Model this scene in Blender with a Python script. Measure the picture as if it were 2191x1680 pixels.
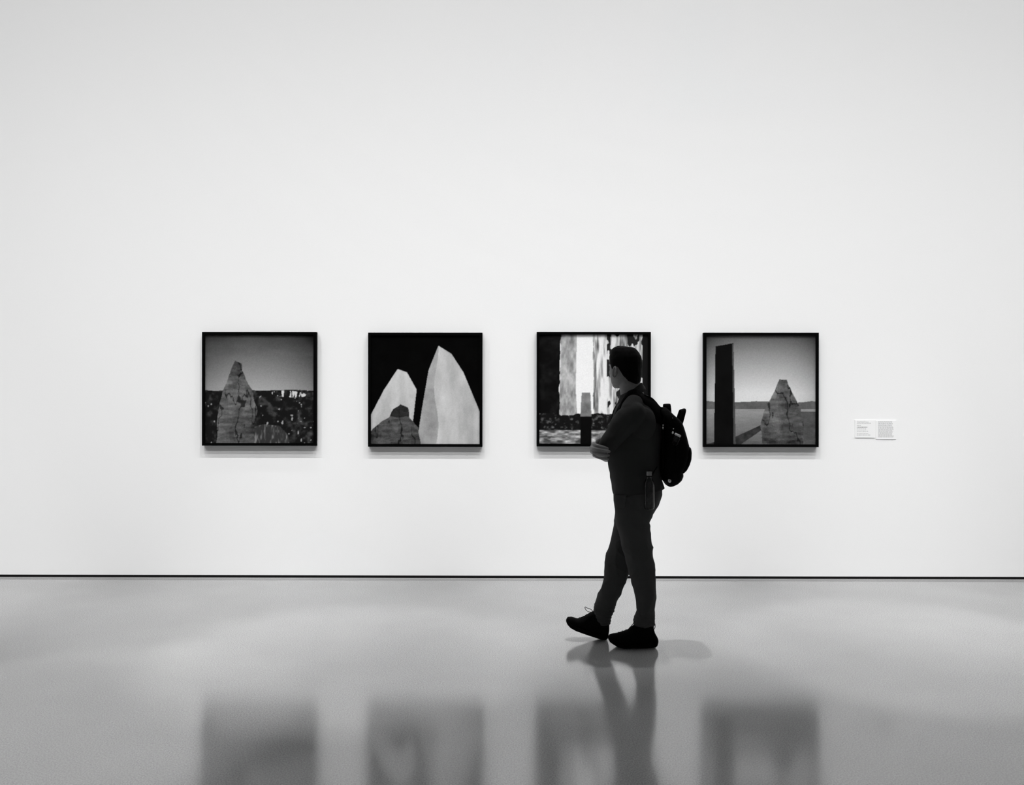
import bpy, bmesh, math, random
import numpy as np
from mathutils import Vector, Matrix, Euler, noise

random.seed(7)
rng = np.random.default_rng(11)
scene = bpy.context.scene
COL = scene.collection
for o in list(bpy.data.objects):
    bpy.data.objects.remove(o, do_unlink=True)

# ------------------------------------------------------------------ camera
W, H, F = 2191.0, 1680.0, 1800.0          # frame in pixels, focal length in pixels
D, CH = 6.84, 1.5105                      # distance camera to wall, camera height
cam_data = bpy.data.cameras.new('camera')
cam_data.sensor_width = 36.0
cam_data.lens = F / W * 36.0
cam = bpy.data.objects.new('camera', cam_data)
COL.objects.link(cam)
cam.location = (0.0, -D, CH)
cam.rotation_euler = (Matrix.Rotation(math.radians(0.35), 3, 'Z') @ Matrix.Rotation(math.radians(90), 3, 'X')
                      @ Matrix.Rotation(math.radians(0.06), 3, 'Z')).to_euler()
scene.camera = cam
CAM_R = cam.rotation_euler.to_matrix()
CAM_P = Vector(cam.location)


def at(px, py, Y):
    """world point on the vertical plane Y that a photo pixel looks at"""
    d = CAM_R @ Vector(((px - W / 2) / F, -(py - H / 2) / F, -1.0))
    return CAM_P + d * ((Y - CAM_P.y) / d.y)


# ------------------------------------------------------------------ world, exposure
world = bpy.data.worlds.new('world')
scene.world = world
world.use_nodes = True
world.node_tree.nodes['Background'].inputs[0].default_value = (1, 1, 1, 1)
world.node_tree.nodes['Background'].inputs[1].default_value = 0.04
vs = scene.view_settings
vs.view_transform = 'Standard'
vs.look = 'None'
vs.gamma = 1.0
vs.use_curve_mapping = False
vs.exposure = 0.22

# ------------------------------------------------------------------ gallery lights and added fill
def washer(x, y, z, power, zc, zs, xs, wall_y=0.0):
    """asymmetric wall-washer: throws its beam onto the wall (plane Y=0), none onto the floor behind it.
    Intensity by direction is made up to light the wall evenly."""
    ld = bpy.data.lights.new('washer_and_fill', 'POINT')
    ld.shadow_soft_size = 0.035
    ld.energy = power
    ld.use_nodes = True
    nt = ld.node_tree
    nt.nodes.clear()
    out = nt.nodes.new('ShaderNodeOutputLight')
    em = nt.nodes.new('ShaderNodeEmission')
    tc = nt.nodes.new('ShaderNodeTexCoord')
    sp = nt.nodes.new('ShaderNodeSeparateXYZ')
    nt.links.new(tc.outputs['Normal'], sp.inputs[0])

    def M(op, a, b=None, c=None):
        n = nt.nodes.new('ShaderNodeMath')
        n.operation = op
        for i, v in enumerate((a, b, c)):
            if v is None:
                continue
            if isinstance(v, (int, float)):
                n.inputs[i].default_value = v
            else:
                nt.links.new(v, n.inputs[i])
        return n.outputs[0]
    a = abs(y - wall_y)
    ny = M('MAXIMUM', sp.outputs[1], 0.02)
    tz = M('DIVIDE', sp.outputs[2], ny)            # rise per unit towards the wall
    tx = M('DIVIDE', sp.outputs[0], ny)
    # height where this direction meets the wall
    hz = M('MULTIPLY_ADD', tz, a, z)
    hx = M('MULTIPLY', tx, a)
    gz = M('DIVIDE', M('SUBTRACT', hz, zc), zs)
    gz = M('EXPONENT', M('MULTIPLY', M('MULTIPLY', gz, gz), -0.5))
    gx = M('DIVIDE', hx, xs)
    gx = M('EXPONENT', M('MULTIPLY', M('MULTIPLY', gx, gx), -0.5))
    cut = nt.nodes.new('ShaderNodeMapRange')
    cut.interpolation_type = 'SMOOTHSTEP'
    nt.links.new(hz, cut.inputs[0])
    cut.inputs[1].default_value = -0.3
    cut.inputs[2].default_value = 0.12
    ny3 = M('MULTIPLY', ny, M('MULTIPLY', ny, ny))
    s = M('DIVIDE', M('MULTIPLY', M('MULTIPLY', gz, gx), cut.outputs[0]), ny3)
    front = M('GREATER_THAN', sp.outputs[1], 0.03)
    s = M('MULTIPLY', M('MINIMUM', s, 400.0), front)
    nt.links.new(s, em.inputs['Strength'])
    nt.links.new(em.outputs[0], out.inputs[0])
    o = bpy.data.objects.new('washer_and_fill_light', ld)
    o.location = (x, y, z)
    if wall_y < y:
        o.rotation_euler = (0, 0, math.pi)
    COL.objects.link(o)
    return o


REAR = -12.0            # opposite wall of the gallery, behind the camera
for wx in (-7.3, -5.2, -3.1, -1.0, 1.0, 3.1, 5.2, 7.3):
    k = 1.06 if abs(wx) < 2 else (1.0 if abs(wx) < 4 else 0.88)
    washer(wx, -2.2, 5.75, 21.5 * k, 2.45, 3.2, 2.4)
    washer(wx + 0.9, -3.4, 6.2, 29.0 * k, 2.45, 3.2, 2.4)  # added row further out, lightens the shadows below the frames
    washer(wx, -5.5, 6.5, 85.0 * k, 2.45, 3.2, 2.4)  # added far row, fills the frame shadows over the man's head
    washer(wx, REAR + 2.2, 5.75, 9.0, 2.4, 2.6, 2.2, REAR)      # added fill: unseen lamps bounce light off the opposite wall

# added fill: unseen area light in front of the wall, high above the frame
cv = bpy.data.lights.new('overhead_fill_light', 'AREA')
cv.shape = 'RECTANGLE'
cv.size, cv.size_y = 13.0, 0.8
cv.energy = 20.0
cvo = bpy.data.objects.new('overhead_fill_light', cv)
cvo.location = (0, -1.1, 6.6)
cvo.rotation_euler = (math.radians(14), 0, 0)
COL.objects.link(cvo)

# ceiling downlights whose soft-edged pools lie on the floor
def downlight_and_fill(x, y, z, tx, ty, size, blend, power):
    ld = bpy.data.lights.new('downlight_and_fill', 'SPOT')
    ld.energy = power
    ld.spot_size = math.radians(size)
    ld.spot_blend = blend
    ld.shadow_soft_size = 0.06
    o = bpy.data.objects.new('downlight_and_fill', ld)
    o.location = (x, y, z)
    o.rotation_euler = (Vector((tx, ty, 0)) - Vector((x, y, z))).to_track_quat('-Z', 'Y').to_euler()
    COL.objects.link(o)


downlight_and_fill(-1.2, -2.0, 6.5, -0.95, -2.0, 22.5, 0.5, 360)
downlight_and_fill(2.6, -1.8, 6.5, 2.35, -1.8, 22.5, 0.5, 360)
downlight_and_fill(-2.6, -3.2, 6.5, -2.1, -2.9, 21, 0.5, 260)
for dx in (-4.4, -1.9, 0.6, 3.1, 5.6):                      # added soft fill row, brightens the floor along the foot of the wall
    downlight_and_fill(dx, -1.25, 6.5, dx, -1.0, 28, 1.0, 560)

# ------------------------------------------------------------------ materials
MATS = {}


def mat(name, col, rough=0.7, spec=0.5, noise_scale=None, noise_amt=0.0, bump=0.0, bump_scale=200.0, **kw):
    if name in MATS:
        return MATS[name]
    m = bpy.data.materials.new(name)
    m.use_nodes = True
    nt = m.node_tree
    b = nt.nodes['Principled BSDF']
    c = (col, col, col, 1) if isinstance(col, (int, float)) else (*col, 1)
    b.inputs['Base Color'].default_value = c
    b.inputs['Roughness'].default_value = rough
    b.inputs['Specular IOR Level'].default_value = spec
    for k, v in kw.items():
        b.inputs[k.replace('_', ' ')].default_value = v
    tc = nt.nodes.new('ShaderNodeTexCoord')
    if noise_scale:
        n = nt.nodes.new('ShaderNodeTexNoise')
        n.inputs['Scale'].default_value = noise_scale
        n.inputs['Detail'].default_value = 4
        nt.links.new(tc.outputs['Object'], n.inputs['Vector'])
        r = nt.nodes.new('ShaderNodeMapRange')
        nt.links.new(n.outputs['Fac'], r.inputs[0])
        r.inputs[1].default_value = 0.25
        r.inputs[2].default_value = 0.75
        r.inputs[3].default_value = 1 - noise_amt
        r.inputs[4].default_value = 1 + noise_amt
        mx = nt.nodes.new('ShaderNodeMix')
        mx.data_type = 'RGBA'
        mx.blend_type = 'MULTIPLY'
        mx.inputs[0].default_value = 1
        mx.inputs[6].default_value = c
        nt.links.new(r.outputs[0], mx.inputs[7])
        nt.links.new(mx.outputs[2], b.inputs['Base Color'])
    if bump:
        n2 = nt.nodes.new('ShaderNodeTexNoise')
        n2.inputs['Scale'].default_value = bump_scale
        n2.inputs['Detail'].default_value = 3
        nt.links.new(tc.outputs['Object'], n2.inputs['Vector'])
        bp = nt.nodes.new('ShaderNodeBump')
        bp.inputs['Strength'].default_value = bump
        bp.inputs['Distance'].default_value = 0.002
        nt.links.new(n2.outputs['Fac'], bp.inputs['Height'])
        nt.links.new(bp.outputs[0], b.inputs['Normal'])
    MATS[name] = m
    return m


M_WALL = mat('white_wall_paint', 0.86, 0.85, 0.2, noise_scale=260, noise_amt=0.035, bump=0.05, bump_scale=350)
M_GAP = mat('black_shadow_gap', 0.003, 0.8, 0.1)
M_FRAME = mat('black_frame_lacquer', 0.0015, 0.8, 0.02)
M_BACK = mat('backing_board', 0.02, 0.9, 0.1)
M_CARD = mat('placard_card', 0.87, 0.7, 0.2)
M_INK = mat('placard_ink', 0.25, 0.8, 0.1)
M_INK2 = mat('placard_light_ink', 0.52, 0.8, 0.1)
M_SKIN = mat('skin', 0.23, 0.55, 0.3, noise_scale=60, noise_amt=0.08, bump=0.15, bump_scale=400)
M_HAIR = mat('dark_hair', 0.004, 0.7, 0.04)
M_SHIRT = mat('dark_knit_shirt', 0.04, 0.9, 0.08, bump=0.4, bump_scale=500)
M_TROUSER = mat('dark_grey_trousers', 0.06, 0.9, 0.08, noise_scale=300, noise_amt=0.1, bump=0.3, bump_scale=600)
M_SHOE = mat('black_shoe_knit', 0.004, 0.85, 0.05)
M_SOLE = mat('black_rubber', 0.003, 0.9, 0.03)
M_LACE = mat('black_lace', 0.01, 0.8, 0.1)
M_PACK = mat('black_nylon', 0.0035, 0.8, 0.06)
M_WEB = mat('black_webbing', 0.003, 0.85, 0.05)
M_METAL = mat('pale_metal_pull', 0.75, 0.3, 0.5, Metallic=1.0)
M_CAPW = mat('pale_plastic', 0.85, 0.5, 0.4)
M_CAPG = mat('grey_plastic', 0.28, 0.5, 0.4)


def clear_material():
    m = bpy.data.materials.new('clear_plastic')
    m.use_nodes = True
    nt = m.node_tree
    nt.nodes.clear()
    out = nt.nodes.new('ShaderNodeOutputMaterial')
    mix = nt.nodes.new('ShaderNodeMixShader')
    fr = nt.nodes.new('ShaderNodeFresnel')
    fr.inputs['IOR'].default_value = 1.3
    tr = nt.nodes.new('ShaderNodeBsdfTransparent')
    tr.inputs[0].default_value = (0.85, 0.85, 0.85, 1)
    gl = nt.nodes.new('ShaderNodeBsdfGlossy')
    gl.inputs['Roughness'].default_value = 0.08
    nt.links.new(fr.outputs[0], mix.inputs[0])
    nt.links.new(tr.outputs[0], mix.inputs[1])
    nt.links.new(gl.outputs[0], mix.inputs[2])
    nt.links.new(mix.outputs[0], out.inputs[0])
    return m


M_CLEAR = clear_material()
M_EYE = mat('eye_white', 0.6, 0.2, 0.5)
M_IRIS = mat('dark_iris', 0.02, 0.15, 0.5)


def floor_material():
    m = bpy.data.materials.new('polished_concrete')
    m.use_nodes = True
    nt = m.node_tree
    b = nt.nodes['Principled BSDF']
    tc = nt.nodes.new('ShaderNodeTexCoord')

    def nz(scale, detail):
        n = nt.nodes.new('ShaderNodeTexNoise')
        n.inputs['Scale'].default_value = scale
        n.inputs['Detail'].default_value = detail
        nt.links.new(tc.outputs['Object'], n.inputs['Vector'])
        return n.outputs['Fac']

    def mr(v, a, b_, c, d):
        r = nt.nodes.new('ShaderNodeMapRange')
        nt.links.new(v, r.inputs[0])
        for i, q in enumerate((a, b_, c, d)):
            r.inputs[i + 1].default_value = q
        return r.outputs[0]

    def mul(a, b_):
        n = nt.nodes.new('ShaderNodeMath')
        n.operation = 'MULTIPLY'
        nt.links.new(a, n.inputs[0])
        nt.links.new(b_, n.inputs[1])
        return n.outputs[0]
    speck = mr(nz(160, 2), 0.3, 0.7, 0.72, 1.28)
    cloud = mr(nz(1.3, 5), 0.3, 0.7, 0.93, 1.07)
    val = mul(speck, cloud)
    base = nt.nodes.new('ShaderNodeMath')
    base.operation = 'MULTIPLY'
    base.inputs[1].default_value = FLOOR_ALB
    nt.links.new(val, base.inputs[0])
    comb = nt.nodes.new('ShaderNodeCombineColor')
    for i in range(3):
        nt.links.new(base.outputs[0], comb.inputs[i])
    nt.links.new(comb.outputs[0], b.inputs['Base Color'])
    b.inputs['Roughness'].default_value = 0.9
    b.inputs['Specular IOR Level'].default_value = 0.0
    b.inputs['Coat Weight'].default_value = 1.0
    b.inputs['Coat IOR'].default_value = FLOOR_IOR
    rr = mr(nz(9, 4), 0.3, 0.7, FLOOR_ROUGH * 0.9, FLOOR_ROUGH * 1.1)
    nt.links.new(rr, b.inputs['Coat Roughness'])
    return m


FLOOR_ALB, FLOOR_IOR, FLOOR_ROUGH = 0.5, 2.5, 0.125
M_FLOOR = floor_material()


def tag(o, label=None, cat=None, group=None, kind=None):
    if label:
        o['label'] = label
    if cat:
        o['category'] = cat
    if group:
        o['group'] = group
    if kind:
        o['kind'] = kind
    return o


def empty(name, loc):
    o = bpy.data.objects.new(name, None)
    o.empty_display_size = 0.1
    o.location = loc
    COL.objects.link(o)
    return o


def link_mesh(name, me, m, parent=None, smooth=False):
    o = bpy.data.objects.new(name, me)
    COL.objects.link(o)
    if m:
        me.materials.append(m)
    if smooth:
        me.polygons.foreach_set('use_smooth', [True] * len(me.polygons))
    if parent is not None:
        o.parent = parent
        # meshes are modelled in world space; only the Empties sit elsewhere
        M = Matrix.Translation(parent.location) if parent.type == 'EMPTY' else Matrix.Identity(4)
        o.matrix_parent_inverse = M.inverted()
    return o


def from_bm(name, bm, m, parent=None, smooth=False):
    bmesh.ops.recalc_face_normals(bm, faces=bm.faces[:])
    me = bpy.data.meshes.new(name)
    bm.to_mesh(me)
    bm.free()
    return link_mesh(name, me, m, parent, smooth)


def bbox(bm, x0, x1, y0, y1, z0, z1):
    v = [bm.verts.new((x, y, z)) for x in (x0, x1) for y in (y0, y1) for z in (z0, z1)]
    for f in ((0, 1, 3, 2), (4, 6, 7, 5), (0, 4, 5, 1), (2, 3, 7, 6), (0, 2, 6, 4), (1, 5, 7, 3)):
        bm.faces.new([v[i] for i in f])
    return v


# ------------------------------------------------------------------ the room
GAP = 0.0205
bm = bmesh.new()
bbox(bm, -9, 9, 0, 0.12, GAP, 7.2)
tag(from_bm('wall_back', bm, M_WALL), kind='structure', label='plain white gallery wall')
bm = bmesh.new()
bbox(bm, -9, 9, REAR - 0.12, REAR, 0, 7.2)
tag(from_bm('wall_rear', bm, M_WALL), kind='structure', label='white gallery wall behind the camera')
bm = bmesh.new()
bbox(bm, -9, 9, 0.002, 0.12, 0, GAP)
tag(from_bm('baseboard_back', bm, M_GAP), kind='structure', label='thin black recessed gap along foot of wall')
bm = bmesh.new()
bbox(bm, -9, 9, REAR - 0.12, 0.12, -0.1, 0)
tag(from_bm('floor', bm, M_FLOOR), kind='structure', label='glossy pale grey concrete floor')

# ------------------------------------------------------------------ framed prints
N = 256
uu, vv = np.meshgrid((np.arange(N) + 0.5) / N, (np.arange(N) + 0.5) / N)      # v up


def vnoise(scale, seed, octaves=4, ax=1.0, ay=1.0):
    """smooth value noise on the print grid, 0..1"""
    out = np.zeros((N, N))
    amp, tot = 1.0, 0.0
    r = np.random.default_rng(seed)
    for k in range(octaves):
        s = scale * 2 ** k
        gx, gy = int(s * ax) + 2, int(s * ay) + 2
        g = r.random((gy + 1, gx + 1))
        x = uu * s * ax
        y = vv * s * ay
        xi, yi = x.astype(int), y.astype(int)
        fx, fy = x - xi, y - yi
        fx, fy = fx * fx * (3 - 2 * fx), fy * fy * (3 - 2 * fy)
        a = g[yi, xi] * (1 - fx) + g[yi, xi + 1] * fx
        b = g[yi + 1, xi] * (1 - fx) + g[yi + 1, xi + 1] * fx
        out += amp * (a * (1 - fy) + b * fy)
        tot += amp
        amp *= 0.55
    return out / tot


def inpoly(pts):
    ins = np.zeros((N, N), bool)
    for i in range(len(pts)):
        (x1, y1), (x2, y2) = pts[i], pts[i - 1]
        c = ((y1 > vv) != (y2 > vv)) & (uu < (x2 - x1) * (vv - y1) / ((y2 - y1) or 1e-9) + x1)
        ins ^= c
    return ins


def rock(pts, seed, tone, contrast):
    """weathered rock with an uneven outline and worn facets"""
    du, dv = 0.025 * (vnoise(12, seed, 3) - 0.5), 0.025 * (vnoise(12, seed + 50, 3) - 0.5)
    ins = np.zeros((N, N), bool)
    U, V = uu + du, vv + dv
    for i in range(len(pts)):
        (x1, y1), (x2, y2) = pts[i], pts[i - 1]
        ins ^= ((y1 > V) != (y2 > V)) & (U < (x2 - x1) * (V - y1) / ((y2 - y1) or 1e-9) + x1)
    facet = np.floor(vnoise(4, seed + 9, 3, 1.6, 0.7) * 11) / 11
    strata = vnoise(26, seed + 3, 4, 0.5, 1.6)
    crack = np.abs(vnoise(6, seed + 7, 4, 1.5, 0.6) - 0.5) < 0.018
    g = tone + contrast * (facet - 0.5) * 2.0 + contrast * 1.3 * (strata - 0.5)
    g = np.where(crack, g * 0.45, g)
    g = g + 16 * (np.random.default_rng(seed).random((N, N)) - 0.5)
    return ins, g


def art_hillside():
    g = 70 + 95 * np.clip((0.98 - vv) / 0.5, 0, 1) ** 0.9
    g -= 45 * (np.abs(uu - 0.45) / 0.55) ** 2.2
    g += 22 * (vnoise(5, 1, 4, 1, 2) - 0.5) * (vv > 0.8)
    hz = 0.485 + 0.03 * (vnoise(6, 2, 4, 1, 0.01) - 0.4)
    n = vnoise(22, 3, 4)
    hill = 22 + 70 * np.clip(n - 0.5, 0, 1) * 2
    hill = np.where(vnoise(35, 4, 2) > 0.82, 150, hill)
    hill = np.where(((uu - 0.58) / 0.2) ** 2 + (vv / 0.17) ** 2 < 0.7 + 0.6 * vnoise(10, 91, 3), 50 + 110 * np.clip(vnoise(60, 5, 2, 1, 0.3) - 0.5, 0, 1) * 2, hill)
    g = np.where(vv < hz, hill, g)
    ledge = (((uu - 0.77) / 0.16) ** 2 + ((vv - 0.452 + 0.06 * (uu - 0.77)) / 0.03) ** 2 < 1) & (vnoise(30, 8, 3, 1.4, 0.5) > 0.5)
    g = np.where(ledge, 205, g)
    s, t = rock([(0.1, -0.1), (0.11, 0.25), (0.16, 0.46), (0.22, 0.62), (0.275, 0.76), (0.335, 0.73), (0.37, 0.59), (0.43, 0.5), (0.48, 0.3), (0.43, -0.1)], 6, 82, 55)
    g = np.where(s, t, g)
    return g


def art_peaks():
    g = 3 + 4 * vnoise(10, 11)
    left = inpoly([(0, 0), (0, 0.27), (0.12, 0.5), (0.245, 0.69), (0.33, 0.66), (0.42, 0.5), (0.385, 0.2), (0.36, 0)])
    g = np.where(left, 150 + 50 * vnoise(14, 12, 4, 1, 0.4) + 20 * vv, g)
    right = inpoly([(0.42, 0), (0.47, 0.33), (0.53, 0.68), (0.62, 0.905), (0.74, 0.83), (0.85, 0.66), (1.0, 0.3), (1.0, 0)])
    ridge = 0.6 + 0.02 * np.sin(vv * 9)
    g = np.where(right, np.where(uu < ridge, 125 + 60 * vnoise(9, 13, 4), 165 + 50 * vnoise(12, 14, 4, 1.0, 0.4) - 30 * (uu - 0.6)), g)
    s, t = rock([(-0.05, -0.1), (0.0, 0.12), (0.08, 0.2), (0.17, 0.25), (0.2, 0.33), (0.27, 0.37), (0.34, 0.33), (0.36, 0.24), (0.43, 0.15), (0.48, -0.1)], 15, 74, 50)
    g = np.where(s, np.where(vv > 0.22 + 0.06 * vnoise(6, 77, 2), t * 0.5, t), g)
    return g


def art_canyon():
    g = 232 + 8 * vnoise(5, 21)
    n = vnoise(30, 22, 3, 1, 0.5)
    cliff = inpoly([(0.17, 0), (0.2, 0.9), (0.17, 1), (0.345, 1), (0.335, 0.5), (0.36, 0.1), (0.36, 0)])
    g = np.where(cliff, 100 + 120 * n, g)
    dk = uu < 0.19 + 0.03 * (vnoise(8, 23, 3, 0.01, 1) - 0.5)
    g = np.where(dk, 12 + 40 * np.clip(vnoise(14, 24, 4) - 0.45, 0, 1), g)
    rt = uu > 0.5 + 0.06 * (1 - vv) * 0 + 0.03 * (vnoise(9, 25, 3, 0.01, 1) - 0.5)
    st = vnoise(40, 26, 3, 1.3, 0.14)
    g = np.where(rt, 235 - 150 * np.clip(st - 0.42, 0, 1) * 2.2 - 70 * (uu - 0.5), g)
    g = np.where(rt & (uu > 0.62) & (vnoise(18, 27, 2, 1.4, 0.6) > 0.6), 35, g)
    g = np.where(uu > 0.95, 22, g)
    g = np.where((vv < 0.27 + 0.05 * (vnoise(16, 28, 3, 1, 0.01) - 0.5)), 20 + 130 * np.clip(vnoise(40, 29, 3) - 0.52, 0, 1) * 2, g)
    g = np.where(vv < 0.125, 70 + 170 * np.clip(vnoise(40, 30, 3, 0.4, 1.2) - 0.35, 0, 1) * 1.6, g)
    p = (np.abs(uu - 0.43) < 0.052 * (1 - 0.25 * (vv / 0.47) ** 3)) & (vv < 0.47)
    g = np.where(p, np.where(vv > 0.25, 90 + 60 * vnoise(20, 31), 10), g)
    return g


def art_shore():
    g = 96 + 120 * np.clip((0.97 - vv) / 0.5, 0, 1) ** 0.8
    g -= 45 * (np.abs(uu - 0.5) / 0.5) ** 3
    water = 150 - 20 * vnoise(30, 41, 3, 0.3, 1.5) - 150 * np.clip(0.3 - vv, 0, 1)
    g = np.where(vv < 0.33, water, g)
    hills = (vv > 0.325) & (vv < 0.375 + 0.03 * vnoise(5, 42, 3, 1, 0.01))
    g = np.where(hills, 78 + 30 * vnoise(18, 43), g)
    land = inpoly([(0.0, 0.0), (0.27, 0.07), (0.55, 0.2), (0.55, 0.16), (0.32, 0.0)])
    g = np.where(land, 28 + 40 * vnoise(25, 44), g)
    g = np.where((uu > 0.62) & (vv < 0.3) & (uu > 0.9 - vv * 0.2), 62 + 30 * vnoise(30, 45, 3, 0.5, 1), g)
    pil = inpoly([(0.072, 0), (0.085, 0.9), (0.25, 0.93), (0.272, 0)])
    g = np.where(pil, 9 + 8 * vnoise(10, 46), g)
    lit = inpoly([(0.252, 0), (0.237, 0.92), (0.25, 0.92), (0.272, 0)])
    g = np.where(lit, 60 + 20 * vnoise(20, 47), g)
    s, t = rock([(0.52, -0.1), (0.505, 0.2), (0.55, 0.36), (0.61, 0.46), (0.665, 0.6), (0.735, 0.59), (0.79, 0.46), (0.86, 0.35), (0.895, 0.15), (0.88, -0.1)], 48, 80, 55)
    g = np.where(s, t, g)
    return g


def print_material():
    m = bpy.data.materials.new('silver_gelatin_print')
    m.use_nodes = True
    nt = m.node_tree
    b = nt.nodes['Principled BSDF']
    at_ = nt.nodes.new('ShaderNodeAttribute')
    at_.attribute_name = 'tone'
    nt.links.new(at_.outputs['Color'], b.inputs['Base Color'])
    b.inputs['Roughness'].default_value = 0.8
    b.inputs['Specular IOR Level'].default_value = 0.02
    return m


M_PRINT = print_material()


def make_print(tone255, x0, x1, z0, z1, y, parent):
    tone255 = tone255 + np.clip(tone255 / 6, 2, 16) * (rng.random((N, N)) - 0.5)          # film grain of the print
    s = np.clip(tone255 / 255.0, 0, 1)
    lin = np.where(s <= 0.04045, s / 12.92, ((s + 0.055) / 1.055) ** 2.4)
    g = np.arange(N + 1) / N
    X, Z = np.meshgrid(x0 + (x1 - x0) * g, z0 + (z1 - z0) * g)
    co = np.stack([X, np.full_like(X, y), Z], -1).reshape(-1, 3)
    i = np.arange(N * N)
    r, c = i // N, i % N
    a = r * (N + 1) + c
    quads = np.stack([a, a + 1, a + N + 2, a + N + 1], -1)
    me = bpy.data.meshes.new('print')
    me.vertices.add(len(co))
    me.vertices.foreach_set('co', co.ravel())
    me.loops.add(N * N * 4)
    me.loops.foreach_set('vertex_index', quads.ravel())
    me.polygons.add(N * N)
    me.polygons.foreach_set('loop_start', np.arange(0, N * N * 4, 4))
    me.polygons.foreach_set('loop_total', np.full(N * N, 4))
    me.update(calc_edges=True)
    # tone at grid points
    p = np.pad(lin, 1, mode='edge')
    lp = (p[:-1, :-1] + p[1:, :-1] + p[:-1, 1:] + p[1:, 1:]) / 4
    at_ = me.color_attributes.new('tone', 'FLOAT_COLOR', 'POINT')
    colr = np.stack([lp, lp, lp, np.ones_like(lp)], -1).astype(np.float32)
    at_.data.foreach_set('color', colr.ravel())
    me.validate()
    return link_mesh('print', me, M_PRINT, parent)


FD = 0.047           # frame depth
BORD = 0.0215        # face width of a rail
REC = 0.014          # print lies this far behind the frame's face
frames = [
    ((431.9, 676.4, 710.4, 953.8), art_hillside, 'black-framed square photograph of a dark hillside under grey sky, leftmost on the wall'),
    ((787.4, 1032.0, 712.0, 956.0), art_peaks, 'black-framed square photograph of tall pale shapes against a black sky'),
    ((1148.2, 1392.7, 710.3, 955.4), art_canyon, 'black-framed square photograph with bright centre, partly hidden by the walking man'),
    ((1505.8, 1752.1, 712.1, 956.6), art_shore, 'black-framed square photograph with a dark tall pillar over water, nearest the wall texts'),
]
for (l, r, t, b_), art, lab in frames:
    p0, p1 = at(l, b_, -FD), at(r, t, -FD)
    x0, x1, z0, z1 = p0.x, p1.x, p0.z, p1.z
    root = empty('framed_photograph', ((x0 + x1) / 2, 0, z0))
    tag(root, lab, 'picture', 'framed photographs on the wall')
    # four mitred rails
    O = [(x0, z0), (x1, z0), (x1, z1), (x0, z1)]
    I = [(x0 + BORD, z0 + BORD), (x1 - BORD, z0 + BORD), (x1 - BORD, z1 - BORD), (x0 + BORD, z1 - BORD)]
    for k in range(4):
        q = [O[k], O[(k + 1) % 4], I[(k + 1) % 4], I[k]]
        bm = bmesh.new()
        f = [bm.verts.new((x, -FD, z)) for x, z in q]
        g = [bm.verts.new((x, -0.0015, z)) for x, z in q]
        bm.faces.new(f)
        bm.faces.new(g[::-1])
        for j in range(4):
            bm.faces.new([f[j], g[j], g[(j + 1) % 4], f[(j + 1) % 4]])
        from_bm('frame_rail', bm, M_FRAME, root)
    bm = bmesh.new()
    bbox(bm, I[0][0] - 0.002, I[2][0] + 0.002, -FD + REC + 0.001, -FD + REC + 0.006, I[0][1] - 0.002, I[2][1] + 0.002)
    from_bm('backing_board', bm, M_BACK, root)
    make_print(art(), I[0][0], I[2][0], I[0][1], I[2][1], -FD + REC, root)

# ------------------------------------------------------------------ wall texts
def placard(l, r, t, b_, label):
    p0, p1 = at(l, b_, -0.004), at(r, t, -0.004)
    root = empty('wall_text', ((p0.x + p1.x) / 2, 0, p0.z))
    tag(root, label, 'wall label', 'wall labels')
    bm = bmesh.new()
    bbox(bm, p0.x, p1.x, -0.0045, -0.0005, p0.z, p1.z)
    from_bm('card', bm, M_CARD, root)
    return root, p0.x, p1.z, p1.x - p0.x, p1.z - p0.z


def text_line(s, x, z, size, root, m, width=None):
    cu = bpy.data.curves.new('lettering', 'FONT')
    cu.body = s
    cu.size = size
    tmp = bpy.data.objects.new('tmp', cu)
    COL.objects.link(tmp)
    dg = bpy.context.evaluated_depsgraph_get()
    me = bpy.data.meshes.new_from_object(tmp.evaluated_get(dg))
    bpy.data.objects.remove(tmp, do_unlink=True)
    sx = 1.0
    if width:
        wv = max(v.co.x for v in me.vertices)
        sx = width / wv
    for v in me.vertices:
        v.co = Vector((x + v.co.x * sx, -0.0049, z + v.co.y))
    me.materials.clear()
    return link_mesh('lettering', me, m, root)


def word_bars(x, z, width, hgt, seed, bm):
    r = random.Random(seed)
    c = 0.0
    while c < width - 0.004:
        wl = min(r.uniform(0.006, 0.02), width - c)
        bbox(bm, x + c, x + c + wl, -0.0049, -0.0045, z, z + hgt)
        c += wl + 0.0032


PXM = D / F      # metres per photo pixel on the wall
root, X0, Z1, pw, ph = placard(1829.2, 1871.4, 899.0, 936.8, 'small white wall label with bold title lines, nearer the rightmost frame')
tx = X0 + 4.2 * PXM
def zrow(zoomy):            # row of the label in photo pixels
    return Z1 - (880 + zoomy / 16.85 - 899.0) * PXM
text_line('Tseng Kwong Chi', tx, zrow(402), 0.0125, root, M_INK, 18.5 * PXM)
text_line('New York, New York, 1979', tx, zrow(640), 0.0095, root, M_INK, 19.4 * PXM)
text_line('New York, New York, 1979', tx, zrow(691), 0.0095, root, M_INK, 19.4 * PXM)
text_line('San Francisco, California, 1979', tx, zrow(742), 0.0095, root, M_INK, 23.6 * PXM)
bm = bmesh.new()
word_bars(tx + 19.5 * PXM, zrow(402), 5 * PXM, 0.005, 1, bm)
for k, (zy, wd) in enumerate(((445, 30), (520, 8.5), (818, 24.5), (868, 29))):
    word_bars(tx, zrow(zy), wd * PXM, 0.0042, 5 + k, bm)
tag(from_bm('print_line', bm, M_INK2, root), kind='stuff')
bm = bmesh.new()
word_bars(tx, zrow(588), 22 * PXM, 0.0055, 31, bm)
tag(from_bm('title_line', bm, M_INK, root), kind='stuff')
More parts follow.
